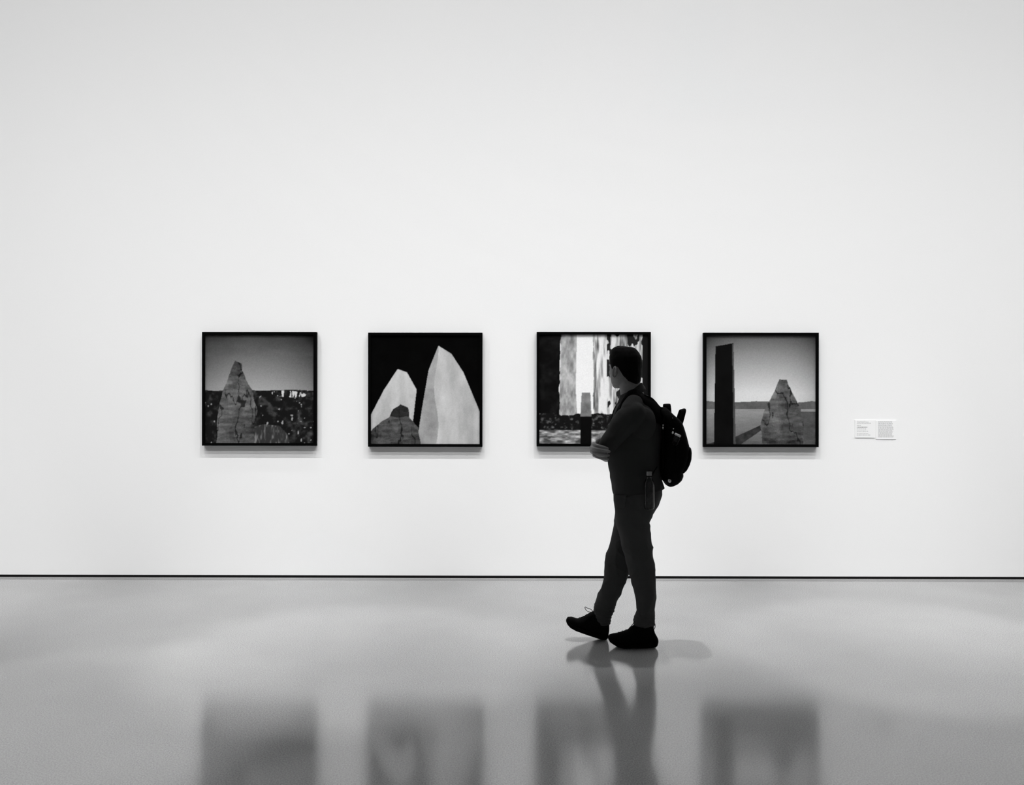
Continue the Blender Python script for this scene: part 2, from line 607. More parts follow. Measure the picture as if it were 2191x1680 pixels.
root, X0, Z1, pw, ph = placard(1874.2, 1917.6, 899.5, 940.0, 'small white wall label filled with a long paragraph, furthest right')
bm = bmesh.new()
rr = random.Random(4)
for k in range(17):
    wz = Z1 - (880 + (380 + k * 34) / 16.85 - 899.5) * PXM - 0.0025
    word_bars(X0 + 4.8 * PXM, wz, rr.uniform(29, 33.5) * PXM, 0.0042, 60 + k, bm)
tag(from_bm('paragraph', bm, M_INK2, root), kind='stuff')

# ------------------------------------------------------------------ shape helpers for the figure
PD = 5.075                   # distance of the walking figure from the camera
PY = -D + PD


def P(px, py, dy=0.0):
    return at(px, py, PY + dy)


def loft(bm, rings, cap=True):
    vs_ = [[bm.verts.new(p) for p in r] for r in rings]
    n = len(vs_[0])
    for a, b in zip(vs_[:-1], vs_[1:]):
        for i in range(n):
            bm.faces.new([a[i], a[(i + 1) % n], b[(i + 1) % n], b[i]])
    if cap:
        for r in (vs_[0], vs_[-1]):
            c = bm.verts.new(sum((v.co for v in r), Vector()) / n)
            for i in range(n):
                bm.faces.new([r[i], r[(i + 1) % n], c])


def ring(c, a, b, n=28, e=2.0):
    out = []
    for i in range(n):
        t = 2 * math.pi * i / n
        ct, st = math.cos(t), math.sin(t)
        u = math.copysign(abs(ct) ** (2 / e), ct)
        v = math.copysign(abs(st) ** (2 / e), st)
        out.append(c + a * u + b * v)
    return out


def slices(bm, rows, dyc=0.0, e=2.2, n=32, grow=0.0, x_off=0.0):
    """rows: (py, front px, back px, half depth[, own dy]) horizontal sections seen in profile"""
    rings = []
    for row in rows:
        py, l, r, ry = row[:4]
        rise = row[4] if len(row) > 4 else 0.0        # back edge higher by this many pixels
        dy = dyc
        a, b = P(l, py, dy), P(r, py - rise, dy)
        c = (a + b) / 2
        rx = (b.x - a.x) / 2 + grow
        rings.append(ring(c, Vector((rx, 0, (b.z - a.z) / 2)), Vector((0, ry + grow, 0)), n, e))
    loft(bm, rings)


def tube(bm, pts, rads, n=14, flat=None, up=None):
    """capped tube with rounded ends through world points"""
    pts = [Vector(p) for p in pts]
    rings = []
    m = len(pts)
    for i in range(m):
        t = (pts[min(i + 1, m - 1)] - pts[max(i - 1, 0)]).normalized()
        ref = up or (Vector((0, 0, 1)) if abs(t.z) < 0.9 else Vector((0, 1, 0)))
        s = t.cross(ref).normalized()
        q = s.cross(t).normalized()
        r = rads[i] if not isinstance(rads, (int, float)) else rads
        fl = flat if flat else 1.0
        if i == 0:
            for k in (0.25, 0.6, 0.85):
                rings.append(ring(pts[i] - t * r * math.sqrt(1 - k * k) * 0.9, s * r * k, q * r * k * fl, n))
        rings.append(ring(pts[i], s * r, q * r * fl, n))
        if i == m - 1:
            for k in (0.85, 0.6, 0.25):
                rings.append(ring(pts[i] + t * r * math.sqrt(1 - k * k) * 0.9, s * r * k, q * r * k * fl, n))
    loft(bm, rings)


def smooth_path(pts, k=6):
    pts = [Vector(p) for p in pts]
    out = []
    for i in range(len(pts) - 1):
        p0 = pts[max(i - 1, 0)]
        p1, p2 = pts[i], pts[i + 1]
        p3 = pts[min(i + 2, len(pts) - 1)]
        for j in range(k):
            t = j / k
            out.append(0.5 * ((2 * p1) + (p2 - p0) * t + (2 * p0 - 5 * p1 + 4 * p2 - p3) * t * t
                              + (3 * p1 - p0 - 3 * p2 + p3) * t ** 3))
    out.append(pts[-1])
    return out


def ball(bm, c, rx, ry, rz, R=None, seg=20):
    M = Matrix.Translation(c) @ ((R or Matrix.Identity(3)).to_4x4()) @ Matrix.Diagonal((rx, ry, rz, 1))
    bmesh.ops.create_uvsphere(bm, u_segments=seg, v_segments=seg // 2 + 2, radius=1.0, matrix=M)


def remesh(bm, voxel, smooth_it=4, disp=None):
    """one continuous skin around overlapping closed shapes"""
    bmesh.ops.recalc_face_normals(bm, faces=bm.faces[:])
    me = bpy.data.meshes.new('tmp')
    bm.to_mesh(me)
    bm.free()
    o = bpy.data.objects.new('tmp', me)
    COL.objects.link(o)
    md = o.modifiers.new('r', 'REMESH')
    md.mode = 'VOXEL'
    md.voxel_size = voxel
    if smooth_it:
        sm = o.modifiers.new('s', 'SMOOTH')
        sm.iterations = smooth_it
        sm.factor = 0.5
    dg = bpy.context.evaluated_depsgraph_get()
    res = bpy.data.meshes.new_from_object(o.evaluated_get(dg))
    bpy.data.objects.remove(o, do_unlink=True)
    bpy.data.meshes.remove(me)
    if disp:
        nv = len(res.vertices)
        no = [v.normal.copy() for v in res.vertices]
        for v, n_ in zip(res.vertices, no):
            v.co = v.co + n_ * disp(v.co, n_)
        res.update()
    res.materials.clear()
    return res


def ribbon(bm, pts, width_dirs, widths, thick):
    """flat strap along pts; width_dirs say which way its width runs"""
    rings = []
    m = len(pts)
    for i in range(m):
        t = (pts[min(i + 1, m - 1)] - pts[max(i - 1, 0)]).normalized()
        w = width_dirs[i] if isinstance(width_dirs, list) else width_dirs
        w = (w - t * w.dot(t)).normalized()
        q = t.cross(w).normalized()
        hw = (widths[i] if isinstance(widths, list) else widths) / 2
        rings.append(ring(pts[i], w * hw, q * thick / 2, 12, 5.0))
    loft(bm, rings)


# ------------------------------------------------------------------ the walking man
person = empty('person', P(1350, 1384.5, 0).xyz * 1.0)
person.location.z = 0.0
tag(person, 'man in dark polo shirt walking with folded arms, head turned to the wall', 'person')

# head frame: forward, left, up
PHI = math.radians(54)
HF = Vector((-math.cos(PHI), math.sin(PHI), 0))
HL = Vector((-math.sin(PHI), -math.cos(PHI), 0))
tilt = Matrix.Rotation(math.radians(-2), 3, HL)
HF, HU = tilt @ HF, tilt @ Vector((0, 0, 1))
HC = P(1335.5, 786, 0.0)
HROT = Matrix((HF, HL, HU)).transposed()


def hd(f, l, u):
    return HC + HF * f + HL * l + HU * u


HEAD = [(0.112, -0.008, 0.025, 0.021), (0.104, -0.008, 0.047, 0.039), (0.085, -0.006, 0.07, 0.056),
        (0.055, -0.007, 0.09, 0.071), (0.02, -0.006, 0.1, 0.0775), (-0.01, -0.004, 0.098, 0.0765),
        (-0.04, 0.0, 0.093, 0.072), (-0.07, 0.01, 0.08, 0.063), (-0.095, 0.026, 0.062, 0.05),
        (-0.115, 0.038, 0.044, 0.036), (-0.128, 0.045, 0.028, 0.024)]


def head_at(u):
    hs = HEAD
    if u >= hs[0][0]:
        return hs[0][1:]
    for a, b in zip(hs[:-1], hs[1:]):
        if a[0] >= u >= b[0]:
            t = (a[0] - u) / (a[0] - b[0])
            return tuple(a[k] + (b[k] - a[k]) * t for k in (1, 2, 3))
    return hs[-1][1:]


# arm joints
LS, LE = P(1351, 883, -0.175), P(1297.5, 957, -0.205)
LWr = P(1290, 946, 0.06)
RS, RE = P(1347, 883, 0.175), P(1298, 974, 0.2)
RWr = P(1277, 962, -0.11)

bb = bmesh.new()
loft(bb, [ring(hd(c, 0, u), HF * rf, HL * rl, 28, 2.15) for u, c, rf, rl in HEAD])
# face: brow, nose, cheeks, lips, chin
ball(bb, hd(0.082, 0, 0.012), 0.017, 0.05, 0.012, HROT)
tube(bb, [hd(0.092, 0, 0.006), hd(0.108, 0, -0.018), hd(0.118, 0, -0.034)], [0.007, 0.009, 0.012])
for s in (-1, 1):
    ball(bb, hd(0.105, s * 0.013, -0.038), 0.011, 0.008, 0.008, HROT)
    ball(bb, hd(0.062, s * 0.04, -0.03), 0.02, 0.016, 0.02, HROT)
ball(bb, hd(0.094, 0, -0.064), 0.011, 0.024, 0.006, HROT)
ball(bb, hd(0.092, 0, -0.075), 0.011, 0.021, 0.006, HROT)
ball(bb, hd(0.075, 0, -0.108), 0.02, 0.018, 0.018, HROT)
# ears: helix ring, lobe and bowl
for s in (-1, 1):
    pts = []
    for k in range(13):
        t = math.radians(-60 + 255 * k / 12)
        pts.append(hd(-0.012 + 0.017 * math.cos(t) * 1.0 - 0.006 * math.sin(t), s * (0.086 + 0.008 * (1 - math.cos(t)) / 2), -0.028 + 0.03 * math.sin(t)))
    tube(bb, pts, 0.0056, 8)
    ball(bb, hd(-0.008, s * 0.079, -0.028), 0.015, 0.0075, 0.026, HROT)
    ball(bb, hd(0.0, s * 0.078, -0.057), 0.008, 0.006, 0.009, HROT)
# neck
tube(bb, [P(1342, 798, 0.0), P(1346.5, 818, 0.0), P(1351, 838, 0.0), P(1356, 862, 0.0)], [0.058, 0.0635, 0.0675, 0.076], 24)
# trunk and legs under the clothes
slices(bb, [(850, 1338, 1382, 0.06), (865, 1328, 1398, 0.12), (885, 1322, 1402, 0.155), (940, 1312, 1404, 0.16),
            (1000, 1312, 1402, 0.15), (1050, 1320, 1408, 0.155), (1085, 1324, 1400, 0.15), (1100, 1330, 1388, 0.13)])
LEG_L = [(1060, 1314, 1410, 0.086), (1090, 1315, 1402, 0.09), (1118, 1318, 1389.5, 0.088), (1148, 1326, 1393, 0.083),
         (1177, 1333, 1396, 0.077), (1203, 1338, 1398.5, 0.072), (1230, 1347.6, 1401, 0.068), (1263, 1355, 1403.6, 0.063),
         (1280, 1358.5, 1404, 0.061), (1296, 1361, 1402.5, 0.059), (1308, 1362.5, 1401, 0.058)]
LEG_R = [(1060, 1316, 1414, 0.086), (1082, 1316, 1408, 0.088), (1100, 1316.5, 1398, 0.09), (1125, 1313, 1386, 0.087), (1153, 1306, 1376, 0.082),
         (1187, 1296, 1361, 0.075), (1210, 1295, 1352, 0.071), (1234, 1293, 1343, 0.067), (1260, 1286, 1333, 0.062),
         (1284, 1276, 1321, 0.059), (1303, 1270.5, 1314, 0.056)]


def leg_core(rows, dy):
    out = []
    for py, l, r, ry in rows:
        c, w = (l + r) / 2, (r - l) / 2
        out.append((py, c - w * 0.74, c + w * 0.74, ry * 0.72))
    slices(bb, out, dy)


leg_core(LEG_L + [(1345, 1368, 1394, 0.045), (1368, 1366, 1395, 0.04)], -0.081)
leg_core(LEG_R + [(1330, 1272, 1302, 0.045), (1350, 1268, 1297, 0.04)], 0.079)
# arms
tube(bb, [LS, LS.lerp(LE, 0.5), LE], [0.056, 0.05, 0.043], 20)
tube(bb, [LE, LE.lerp(LWr, 0.35), LWr], [0.043, 0.042, 0.029], 20)
tube(bb, [RS, RS.lerp(RE, 0.5), RE], [0.056, 0.05, 0.043], 20)
tube(bb, [RE, RE.lerp(RWr, 0.35), RWr], [0.043, 0.042, 0.03], 20)
# right hand laid over the left elbow, fingers pointing back
K = [P(1269.5, 951, -0.19), P(1266.5, 958, -0.195), P(1267.5, 966.5, -0.195), P(1272.5, 974, -0.185)]
for k in range(4):
    tube(bb, [RWr + (K[k] - K[1]) * 0.45, K[k]], [0.0165, 0.0145], 12)
ball(bb, RWr.lerp((K[1] + K[2]) / 2, 0.55), 0.017, 0.05, 0.038)
FING = [[K[0], P(1272, 952, -0.226), P(1281, 954.5, -0.256), P(1292, 957.5, -0.262), P(1299.5, 960, -0.254)],
        [K[1], P(1269.5, 960, -0.236), P(1280, 962.5, -0.264), P(1292, 964.5, -0.269), P(1303.5, 966.5, -0.26)],
        [K[2], P(1270.5, 968.5, -0.235), P(1281, 971, -0.262), P(1292, 973, -0.266), P(1302, 974.5, -0.257)],
        [K[3], P(1276, 977, -0.222), P(1284, 980, -0.25), P(1293, 981.5, -0.255), P(1301, 982.5, -0.248)]]
for k, f in enumerate(FING):
    r0 = (0.0106, 0.011, 0.0106, 0.0098)[k]
    tube(bb, smooth_path(f, 3), [r0 * (1.05 - 0.02 * j) for j in range(13)], 12)
tube(bb, smooth_path([RWr + Vector((0.004, -0.01, 0.012)), P(1280, 945, -0.135), P(1286, 940, -0.16), P(1291, 938.5, -0.185)], 3),
     [0.0175, 0.017, 0.016, 0.0155, 0.015, 0.0145, 0.014, 0.0135, 0.013, 0.0115], 12)
# left hand on the right upper arm
K2 = [P(1287, 930, 0.15), P(1286, 937, 0.155), P(1287, 944.5, 0.155), P(1290, 951, 0.15)]
for k in range(4):
    tube(bb, [LWr + (K2[k] - K2[1]) * 0.45, K2[k]], [0.0165, 0.0145], 12)
    b0 = K2[k]
    tube(bb, smooth_path([b0, b0 + Vector((0.006, 0.045, 0)), b0 + Vector((0.035, 0.085, -0.004)), b0 + Vector((0.075, 0.095, -0.01))], 3), 0.0115, 12)
tube(bb, smooth_path([LWr, LWr + Vector((0.01, 0.03, 0.035)), LWr + Vector((0.03, 0.06, 0.05))], 3), 0.0135, 12)
body = link_mesh('body', remesh(bb, 0.0028, 2), M_SKIN, person, True)

for s in (-1, 1):
    bm = bmesh.new()
    ball(bm, hd(0.075, s * 0.032, -0.008), 0.0125, 0.0125, 0.0125)
    eye = from_bm('eye', bm, M_EYE, person, True)
    bm = bmesh.new()
    ball(bm, hd(0.0855, s * 0.032, -0.008), 0.0025, 0.0055, 0.0055, HROT)
    from_bm('iris', bm, M_IRIS, eye, True)
    bm = bmesh.new()
    tube(bm, [hd(0.096, s * 0.014, 0.019), hd(0.088, s * 0.032, 0.023), hd(0.078, s * 0.046, 0.018)], [0.003, 0.0035, 0.002], 8)
    from_bm('eyebrow', bm, M_HAIR, person, True)

# hair: a short thick cap with a hairline
def hairline(al):
    al = abs(al)
    key = [(0, 0.06), (25, 0.055), (40, 0.036), (52, 0.022), (66, 0.012), (76, -0.012), (84, -0.02), (90, 0.002), (104, 0.002),
           (114, -0.02), (126, -0.05), (145, -0.082), (180, -0.098)]
    d = math.degrees(al)
    for (a, x), (b, y) in zip(key[:-1], key[1:]):
        if a <= d <= b:
            return x + (y - x) * (d - a) / (b - a)
    return key[-1][1]


def hair_point(al, t, off):
    """t 0 top .. 1 hairline"""
    ul = hairline(al)
    ut = 0.112
    ang = t * math.pi / 2
    u = ut - (ut - ul) * (1 - math.cos(ang)) if t < 0.999 else ul
    ca, sa = math.cos(al), math.sin(al)
    c, rf, rl = head_at(u)
    if u < 0 and ca < 0:                       # hair falls straight down the back of the head
        k0 = head_at(0.0)
        w = min(1.0, -ca * 1.6)
        c, rf, rl = (p + (q - p) * w for p, q in zip((c, rf, rl), k0))
    rad = 1.0
    tap = 1.0 - max(0.0, (t - 0.72) / 0.28) ** 1.6 * (0.35 if abs(al) > 1.9 else 0.6)
    th = off * tap
    # quiff over the forehead
    q = max(0.0, math.cos(al)) ** 2 * math.exp(-((u - 0.092) / 0.028) ** 2)
    lft = max(0.0, math.cos(al - 0.9)) ** 3 * math.exp(-((u - 0.1) / 0.03) ** 2)
    f = c + (rf + th + off * 1.0 * q) * ca
    l = (rl + th + off * 0.9 * lft) * sa
    if u > 0.0 and t < 0.5:
        u2 = u + off * (0.75 + 0.5 * max(0, math.cos(al)))
    else:
        u2 = u + off * 0.75 * max(0.0, (1 - t) * 2)
    n_ = noise.noise(Vector((f * 70, l * 70, u * 30))) + 0.6 * noise.noise(Vector((f * 160, l * 160, u * 45)))
    k = 1 + (0.02 * n_ if off > 0.004 else 0)
    return hd(f * k, l * k, u2 + (0.0018 * n_ if off > 0.004 else 0))


bm = bmesh.new()
NA, NT = 96, 30
for off in (0.0145, -0.004):
    rings = []
    for j in range(NT + 1):
        t = 0.02 + 0.98 * j / NT
        rings.append([bm.verts.new(hair_point(2 * math.pi * i / NA - math.pi, t, off)) for i in range(NA)])
    top = bm.verts.new(sum((v.co for v in rings[0]), Vector()) / NA)
    for i in range(NA):
        bm.faces.new([top, rings[0][i], rings[0][(i + 1) % NA]])
    for a, b in zip(rings[:-1], rings[1:]):
        for i in range(NA):
            bm.faces.new([a[i], a[(i + 1) % NA], b[(i + 1) % NA], b[i]])
    if off > 0:
        outer = rings[-1]
    else:
        for i in range(NA):
            bm.faces.new([outer[i], outer[(i + 1) % NA], rings[-1][(i + 1) % NA], rings[-1][i]])
from_bm('hair', bm, M_HAIR, person, True)

# ---- polo shirt
TORSO = [(846, 1339, 1384, 0.072), (853, 1331, 1395.5, 0.105), (864, 1322, 1405, 0.14), (880, 1314, 1408, 0.165),
         (905, 1308, 1412, 0.174), (940, 1304, 1413, 0.176), (970, 1301.5, 1411, 0.172), (1000, 1302, 1410, 0.17),
         (1020, 1306, 1413, 0.172, 3), (1040, 1309, 1418, 0.177, 8), (1058, 1312, 1421, 0.181, 15)]


def folds(co, n_):
    a = noise.noise(Vector((co.x * 5, co.y * 5, co.z * 16)) + Vector((3, 1, 7)))
    b = noise.noise(Vector((co.x * 14 + co.z * 9, co.y * 12, co.z * 20 - co.x * 10)))
    return 0.006 * a + 0.0035 * b


bm = bmesh.new()
slices(bm, TORSO, 0.0, 2.3, 40)
for S, E, sgn in ((LS, LE, -1), (RS, RE, 1)):
    nb = P(1358, 852, sgn * 0.06)
    tube(bm, [nb, nb.lerp(S, 0.5) + Vector((0, 0, 0.006)), S], [0.055, 0.06, 0.064], 24)
    e2 = S.lerp(E, 0.96)
    q = S.lerp(E, 0.5)
    tube(bm, [S + Vector((0.022, 0, -0.006)), S.lerp(E, 0.25) + Vector((0.008, 0, 0)), q, S.lerp(E, 0.8), e2], [0.074, 0.078, 0.069, 0.058, 0.052], 24)
# loose back of the sleeve
ball(bm, P(1377, 905, -0.165), 0.075, 0.055, 0.095)
shirt = link_mesh('polo_shirt', remesh(bm, 0.005, 6, folds), M_SHIRT, person, True)
# collar: a leaf turned down around the neck
bm = bmesh.new()
NC = 40
rings_o, rings_i = [], []
for j, (tt, rr_) in enumerate(((0.0, 0.0), (0.35, 0.004), (0.7, 0.012), (1.0, 0.02))):
    ro, ri = [], []
    for i in range(NC):
        a = 2 * math.pi * i / NC          # 0 back, pi front
        fr = (1 - math.cos(a)) / 2
        top = P(1373.5, 819, 0).lerp(P(1326, 846, 0), fr)
        low = P(1382, 833, 0).lerp(P(1320, 863, 0), fr)
        hgt = top.lerp(low, tt)
        cx = P(1350, 830, 0).lerp(P(1353.5, 848, 0), tt).x
        rad_x = abs(hgt.x - cx)
        xx = cx + math.cos(a) * (0.066 + 0.026 * tt * (0.6 if math.cos(a) > 0 else 0.95))
        yy = PY + math.sin(a) * (0.064 + 0.03 * tt)
        o_ = Vector((xx, yy, hgt.z))
        ro.append(o_)
        c = Vector((cx, PY, hgt.z))
        ri.append(o_ + (c - o_).normalized() * 0.006)
    rings_o.append(ro)
    rings_i.append(ri)
loft(bm, rings_o + rings_i[::-1] + [rings_o[0]], cap=False)
bmesh.ops.remove_doubles(bm, verts=bm.verts[:], dist=1e-5)
from_bm('collar', bm, M_SHIRT, shirt, True)

# ---- trousers
def ridge(p):
    return 1.0 - min(1.0, abs(noise.noise(p)) * 3.2)


def wrinkles(co, n_):
    h = co.z
    a = noise.noise(Vector((co.x * 7 + co.z * 6, co.y * 7, co.z * 7 - co.x * 12)))
    r1 = ridge(Vector((co.x * 6 + co.z * 3.5, co.y * 5, co.z * 5 - co.x * 7)) + Vector((4, 2, 1)))
    r2 = ridge(Vector((co.x * 11 - co.z * 5, co.y * 8, co.z * 8 + co.x * 9)) + Vector((9, 5, 3)))
    c = math.sin(h * 330 + 5 * noise.noise(Vector((co.x * 18, co.y * 18, 3)))) if h < 0.235 else 0.0
    k = 1.0 if h < 0.62 else max(0.4, 1.0 - (h - 0.62) * 2.5)
    return k * (0.004 * a + 0.0058 * (r1 * r1 - 0.3) + 0.0035 * (r2 * r2 - 0.3)) + 0.0016 * c * min(1.0, max(0.0, (0.235 - h) / 0.05))


bm = bmesh.new()
slices(bm, [(1022, 1311, 1410, 0.16), (1040, 1312.5, 1416.5, 0.17), (1060, 1313, 1415.5, 0.174), (1080, 1314.5, 1408.5, 0.17), (1096, 1317, 1398, 0.155), (1108, 1325, 1385, 0.11)], 0.0, 2.2, 40)
slices(bm, LEG_L + [(1314, 1360.5, 1401.5, 0.061), (1322, 1357.5, 1402, 0.065), (1331, 1356, 1401.5, 0.064), (1339, 1357, 1400, 0.058)], -0.081, 2.15)
slices(bm, LEG_R + [(1310, 1269.5, 1311.5, 0.057), (1318, 1271, 1309, 0.06), (1327, 1276, 1307.5, 0.058), (1334, 1281, 1306.5, 0.052)], 0.079, 2.15)
tr_me = remesh(bm, 0.004, 4, wrinkles)
trousers = link_mesh('trousers', tr_me, M_TROUSER, person, True)


def patch(src, inside, lift, thick, name, m, parent):
    """a patch of cloth lying on another garment: its faces, lifted"""
    bm = bmesh.new()
    bm.from_mesh(src)
    dead = [f for f in bm.faces if not inside(f.calc_center_median(), f.normal)]
    bmesh.ops.delete(bm, geom=dead, context='FACES')
    bm.normal_update()
    for v in bm.verts:
        v.co = v.co + v.normal * lift
    ext = bmesh.ops.solidify(bm, geom=bm.faces[:], thickness=thick)
    return from_bm(name, bm, m, parent, True)


def px_of(co):
    v = CAM_R.transposed() @ (co - CAM_P)
    return W / 2 + F * v.x / -v.z, H / 2 - F * v.y / -v.z


def pocket(c, n_):
    if n_.y > -0.15 or c.y > PY - 0.1:
        return False
    x, y = px_of(c)
    return 1312 < x < 1341 - (y - 1060) * 0.12 and 1060 < y < 1087


patch(tr_me, pocket, 0.004, -0.003, 'pocket', M_TROUSER, trousers)

# ---- socks
for rows, dy in (([(1300, 1365, 1400, 0.045), (1335, 1362, 1399, 0.046), (1352, 1360, 1398.5, 0.044), (1360, 1362, 1396, 0.04)], -0.081),
                 ([(1300, 1272, 1311, 0.045), (1325, 1270, 1305, 0.046), (1340, 1268, 1301, 0.042)], 0.079)):
    bm = bmesh.new()
    slices(bm, rows, dy)
    from_bm('sock', bm, M_SHOE, person, True)

# ---- shoes
def shoe(st, dy, name):
    root = None
    bu, bs = bmesh.new(), bmesh.new()
    ru, rs = [], []
    for (t, b, w) in st:
        T, B = P(t[0], t[1], dy), P(b[0], b[1], dy)
        dv = (T - B)
        hgt = dv.length
        so = min(0.03, hgt * 0.7)                 # height of the sole here
        U = B + dv * (min(0.018, hgt * 0.4) / hgt)
        c = (T + U) / 2
        ru.append(ring(c, (T - U) / 2, Vector((0, w * 0.92, 0)), 24, 2.4))
        S1 = B + dv * (so / hgt)
        rs.append(ring((S1 + B) / 2, (S1 - B) / 2, Vector((0, w * 1.04, 0)), 24, 4.5))
    loft(bu, ru)
    loft(bs, rs)
    up = link_mesh(name, remesh(bu, 0.004, 4), M_SHOE, person, True)
    from_bm('sole', bs, M_SOLE, up, True)
    return up


near = [((1301, 1363.5), (1301.5, 1367.5), 0.012), ((1304, 1358.5), (1304.5, 1372.5), 0.028), ((1312, 1356.3), (1312.5, 1377.5), 0.04),
        ((1322, 1355), (1321, 1382), 0.048), ((1335, 1351), (1334, 1384.2), 0.051), ((1345.5, 1346.7), (1346, 1384.5), 0.049),
        ((1355, 1338), (1357, 1384.5), 0.044), ((1368, 1334), (1370, 1384.3), 0.04), ((1385, 1333), (1386, 1384), 0.037),
        ((1397, 1337), (1397, 1383.6), 0.035), ((1401, 1354), (1402, 1383), 0.033), ((1405.5, 1362), (1405.5, 1380), 0.027), ((1408, 1367), (1408, 1374), 0.014)]
far = [((1211.3, 1325.5), (1211.3, 1330), 0.014), ((1215, 1321), (1213.5, 1335), 0.03), ((1223, 1320.5), (1220, 1341.5), 0.042),
       ((1236, 1324.5), (1232, 1347.5), 0.05), ((1251, 1319), (1245, 1352), 0.051), ((1260.5, 1313.5), (1258, 1356.8), 0.048),
       ((1268.5, 1309), (1270, 1361), 0.044), ((1286, 1309), (1281, 1364.8), 0.04), ((1302, 1320), (1290, 1367), 0.037),
       ((1303.5, 1336), (1295.5, 1367), 0.035), ((1303.3, 1347), (1299, 1365), 0.028), ((1302, 1354), (1301, 1361), 0.014)]
shoe_n = shoe(near, -0.081, 'shoe')
shoe_f = shoe(far, 0.079, 'shoe')


def cord(pts, r, name, m, parent):
    bm = bmesh.new()
    tube(bm, smooth_path(pts, 5), r, 8)
    return from_bm(name, bm, m, parent, True)


# laces: rungs over the tongue and a bow
for k, (a, b) in enumerate((((1324, 1354), 0.03), ((1332, 1351.2), 0.032), ((1340, 1348.3), 0.032), ((1348, 1344), 0.03))):
    q = P(a[0], a[1], -0.081)
    cord([q + Vector((0.004, -b, -0.016)), q + Vector((0, -b * 0.5, -0.001)), q + Vector((0, 0, 0.002)), q + Vector((0, b * 0.5, -0.001)), q + Vector((0.004, b, -0.016))], 0.0022, 'lace', M_LACE, shoe_n)
cord([P(1345, 1346, -0.1), P(1350, 1340.5, -0.1), P(1356, 1333, -0.1), P(1357.5, 1330, -0.095)], 0.0022, 'lace', M_LACE, shoe_n)
cord([P(1400, 1333, -0.081), P(1401.6, 1337, -0.081), P(1401.4, 1343, -0.081), P(1399.3, 1347, -0.081)], 0.0022, 'heel_loop', M_LACE, shoe_n)
for k, (a, b) in enumerate((((1240, 1323), 0.032), ((1248, 1320), 0.032), ((1255, 1316), 0.03))):
    q = P(a[0], a[1], 0.079)
    cord([q + Vector((0.004, -b, -0.014)), q + Vector((0, -b * 0.5, 0)), q + Vector((0, 0, 0.003)), q + Vector((0, b * 0.5, 0)), q + Vector((0.004, b, -0.014))], 0.0022, 'lace', M_LACE, shoe_f)
cord([P(1244, 1322, 0.06), P(1254, 1316.5, 0.055), P(1263, 1311.5, 0.05), P(1269, 1308.5, 0.05)], 0.0024, 'lace', M_LACE, shoe_f)
cord([P(1269, 1308.5, 0.05), P(1264, 1304, 0.045), P(1256, 1301, 0.04), P(1252, 1299, 0.04), P(1252.3, 1303, 0.04), P(1256, 1307.5, 0.042), P(1262, 1310, 0.045), P(1268, 1309.5, 0.05)], 0.0019, 'lace', M_LACE, shoe_f)

# ------------------------------------------------------------------ backpack
pack = empty('backpack', P(1435, 1040, 0))
tag(pack, 'black backpack with two upright handle loops worn on the walking man\'s back', 'backpack')
MAIN = [(871, 1409, 1422, 0.07), (878, 1405, 1429, 0.1), (887, 1407, 1437.5, 0.122), (895, 1409, 1447, 0.133), (904, 1411, 1455.5, 0.14),
        (915, 1411.5, 1459.5, 0.145), (935, 1412, 1465.5, 0.149), (956, 1412, 1470.5, 0.15), (975, 1411, 1470.5, 0.15), (995, 1410, 1464, 0.149),
        (1010, 1410, 1455, 0.146), (1020, 1412, 1448, 0.14), (1027, 1414, 1440, 0.125)]
bm = bmesh.new()
slices(bm, MAIN, 0.0, 3.4, 44)
pack_me = remesh(bm, 0.005, 5, lambda c, n: 0.0015 * noise.noise(c * 18))
pbody = link_mesh('main_compartment', pack_me, M_PACK, pack, True)
bm = bmesh.new()
slices(bm, [(955, 1452, 1472, 0.11), (958, 1450, 1474, 0.122), (967, 1448, 1475.3, 0.128), (981, 1446, 1474.4, 0.13), (992, 1444, 1471, 0.13), (1003, 1440, 1465.6, 0.126), (1010, 1438, 1459, 0.118)], 0.0, 3.2, 44)
link_mesh('front_pocket', remesh(bm, 0.004, 4), M_PACK, pack, True)
bm = bmesh.new()
slices(bm, [(1007, 1411, 1456, 0.138), (1013, 1412, 1458.6, 0.142), (1018, 1413, 1458.6, 0.14), (1026, 1417.5, 1455, 0.132), (1033, 1422, 1447.5, 0.116), (1038, 1425.5, 1438, 0.09), (1040, 1428, 1433, 0.06)], 0.0, 2.8, 44)
base = link_mesh('base_pouch', remesh(bm, 0.004, 4), M_PACK, pack, True)

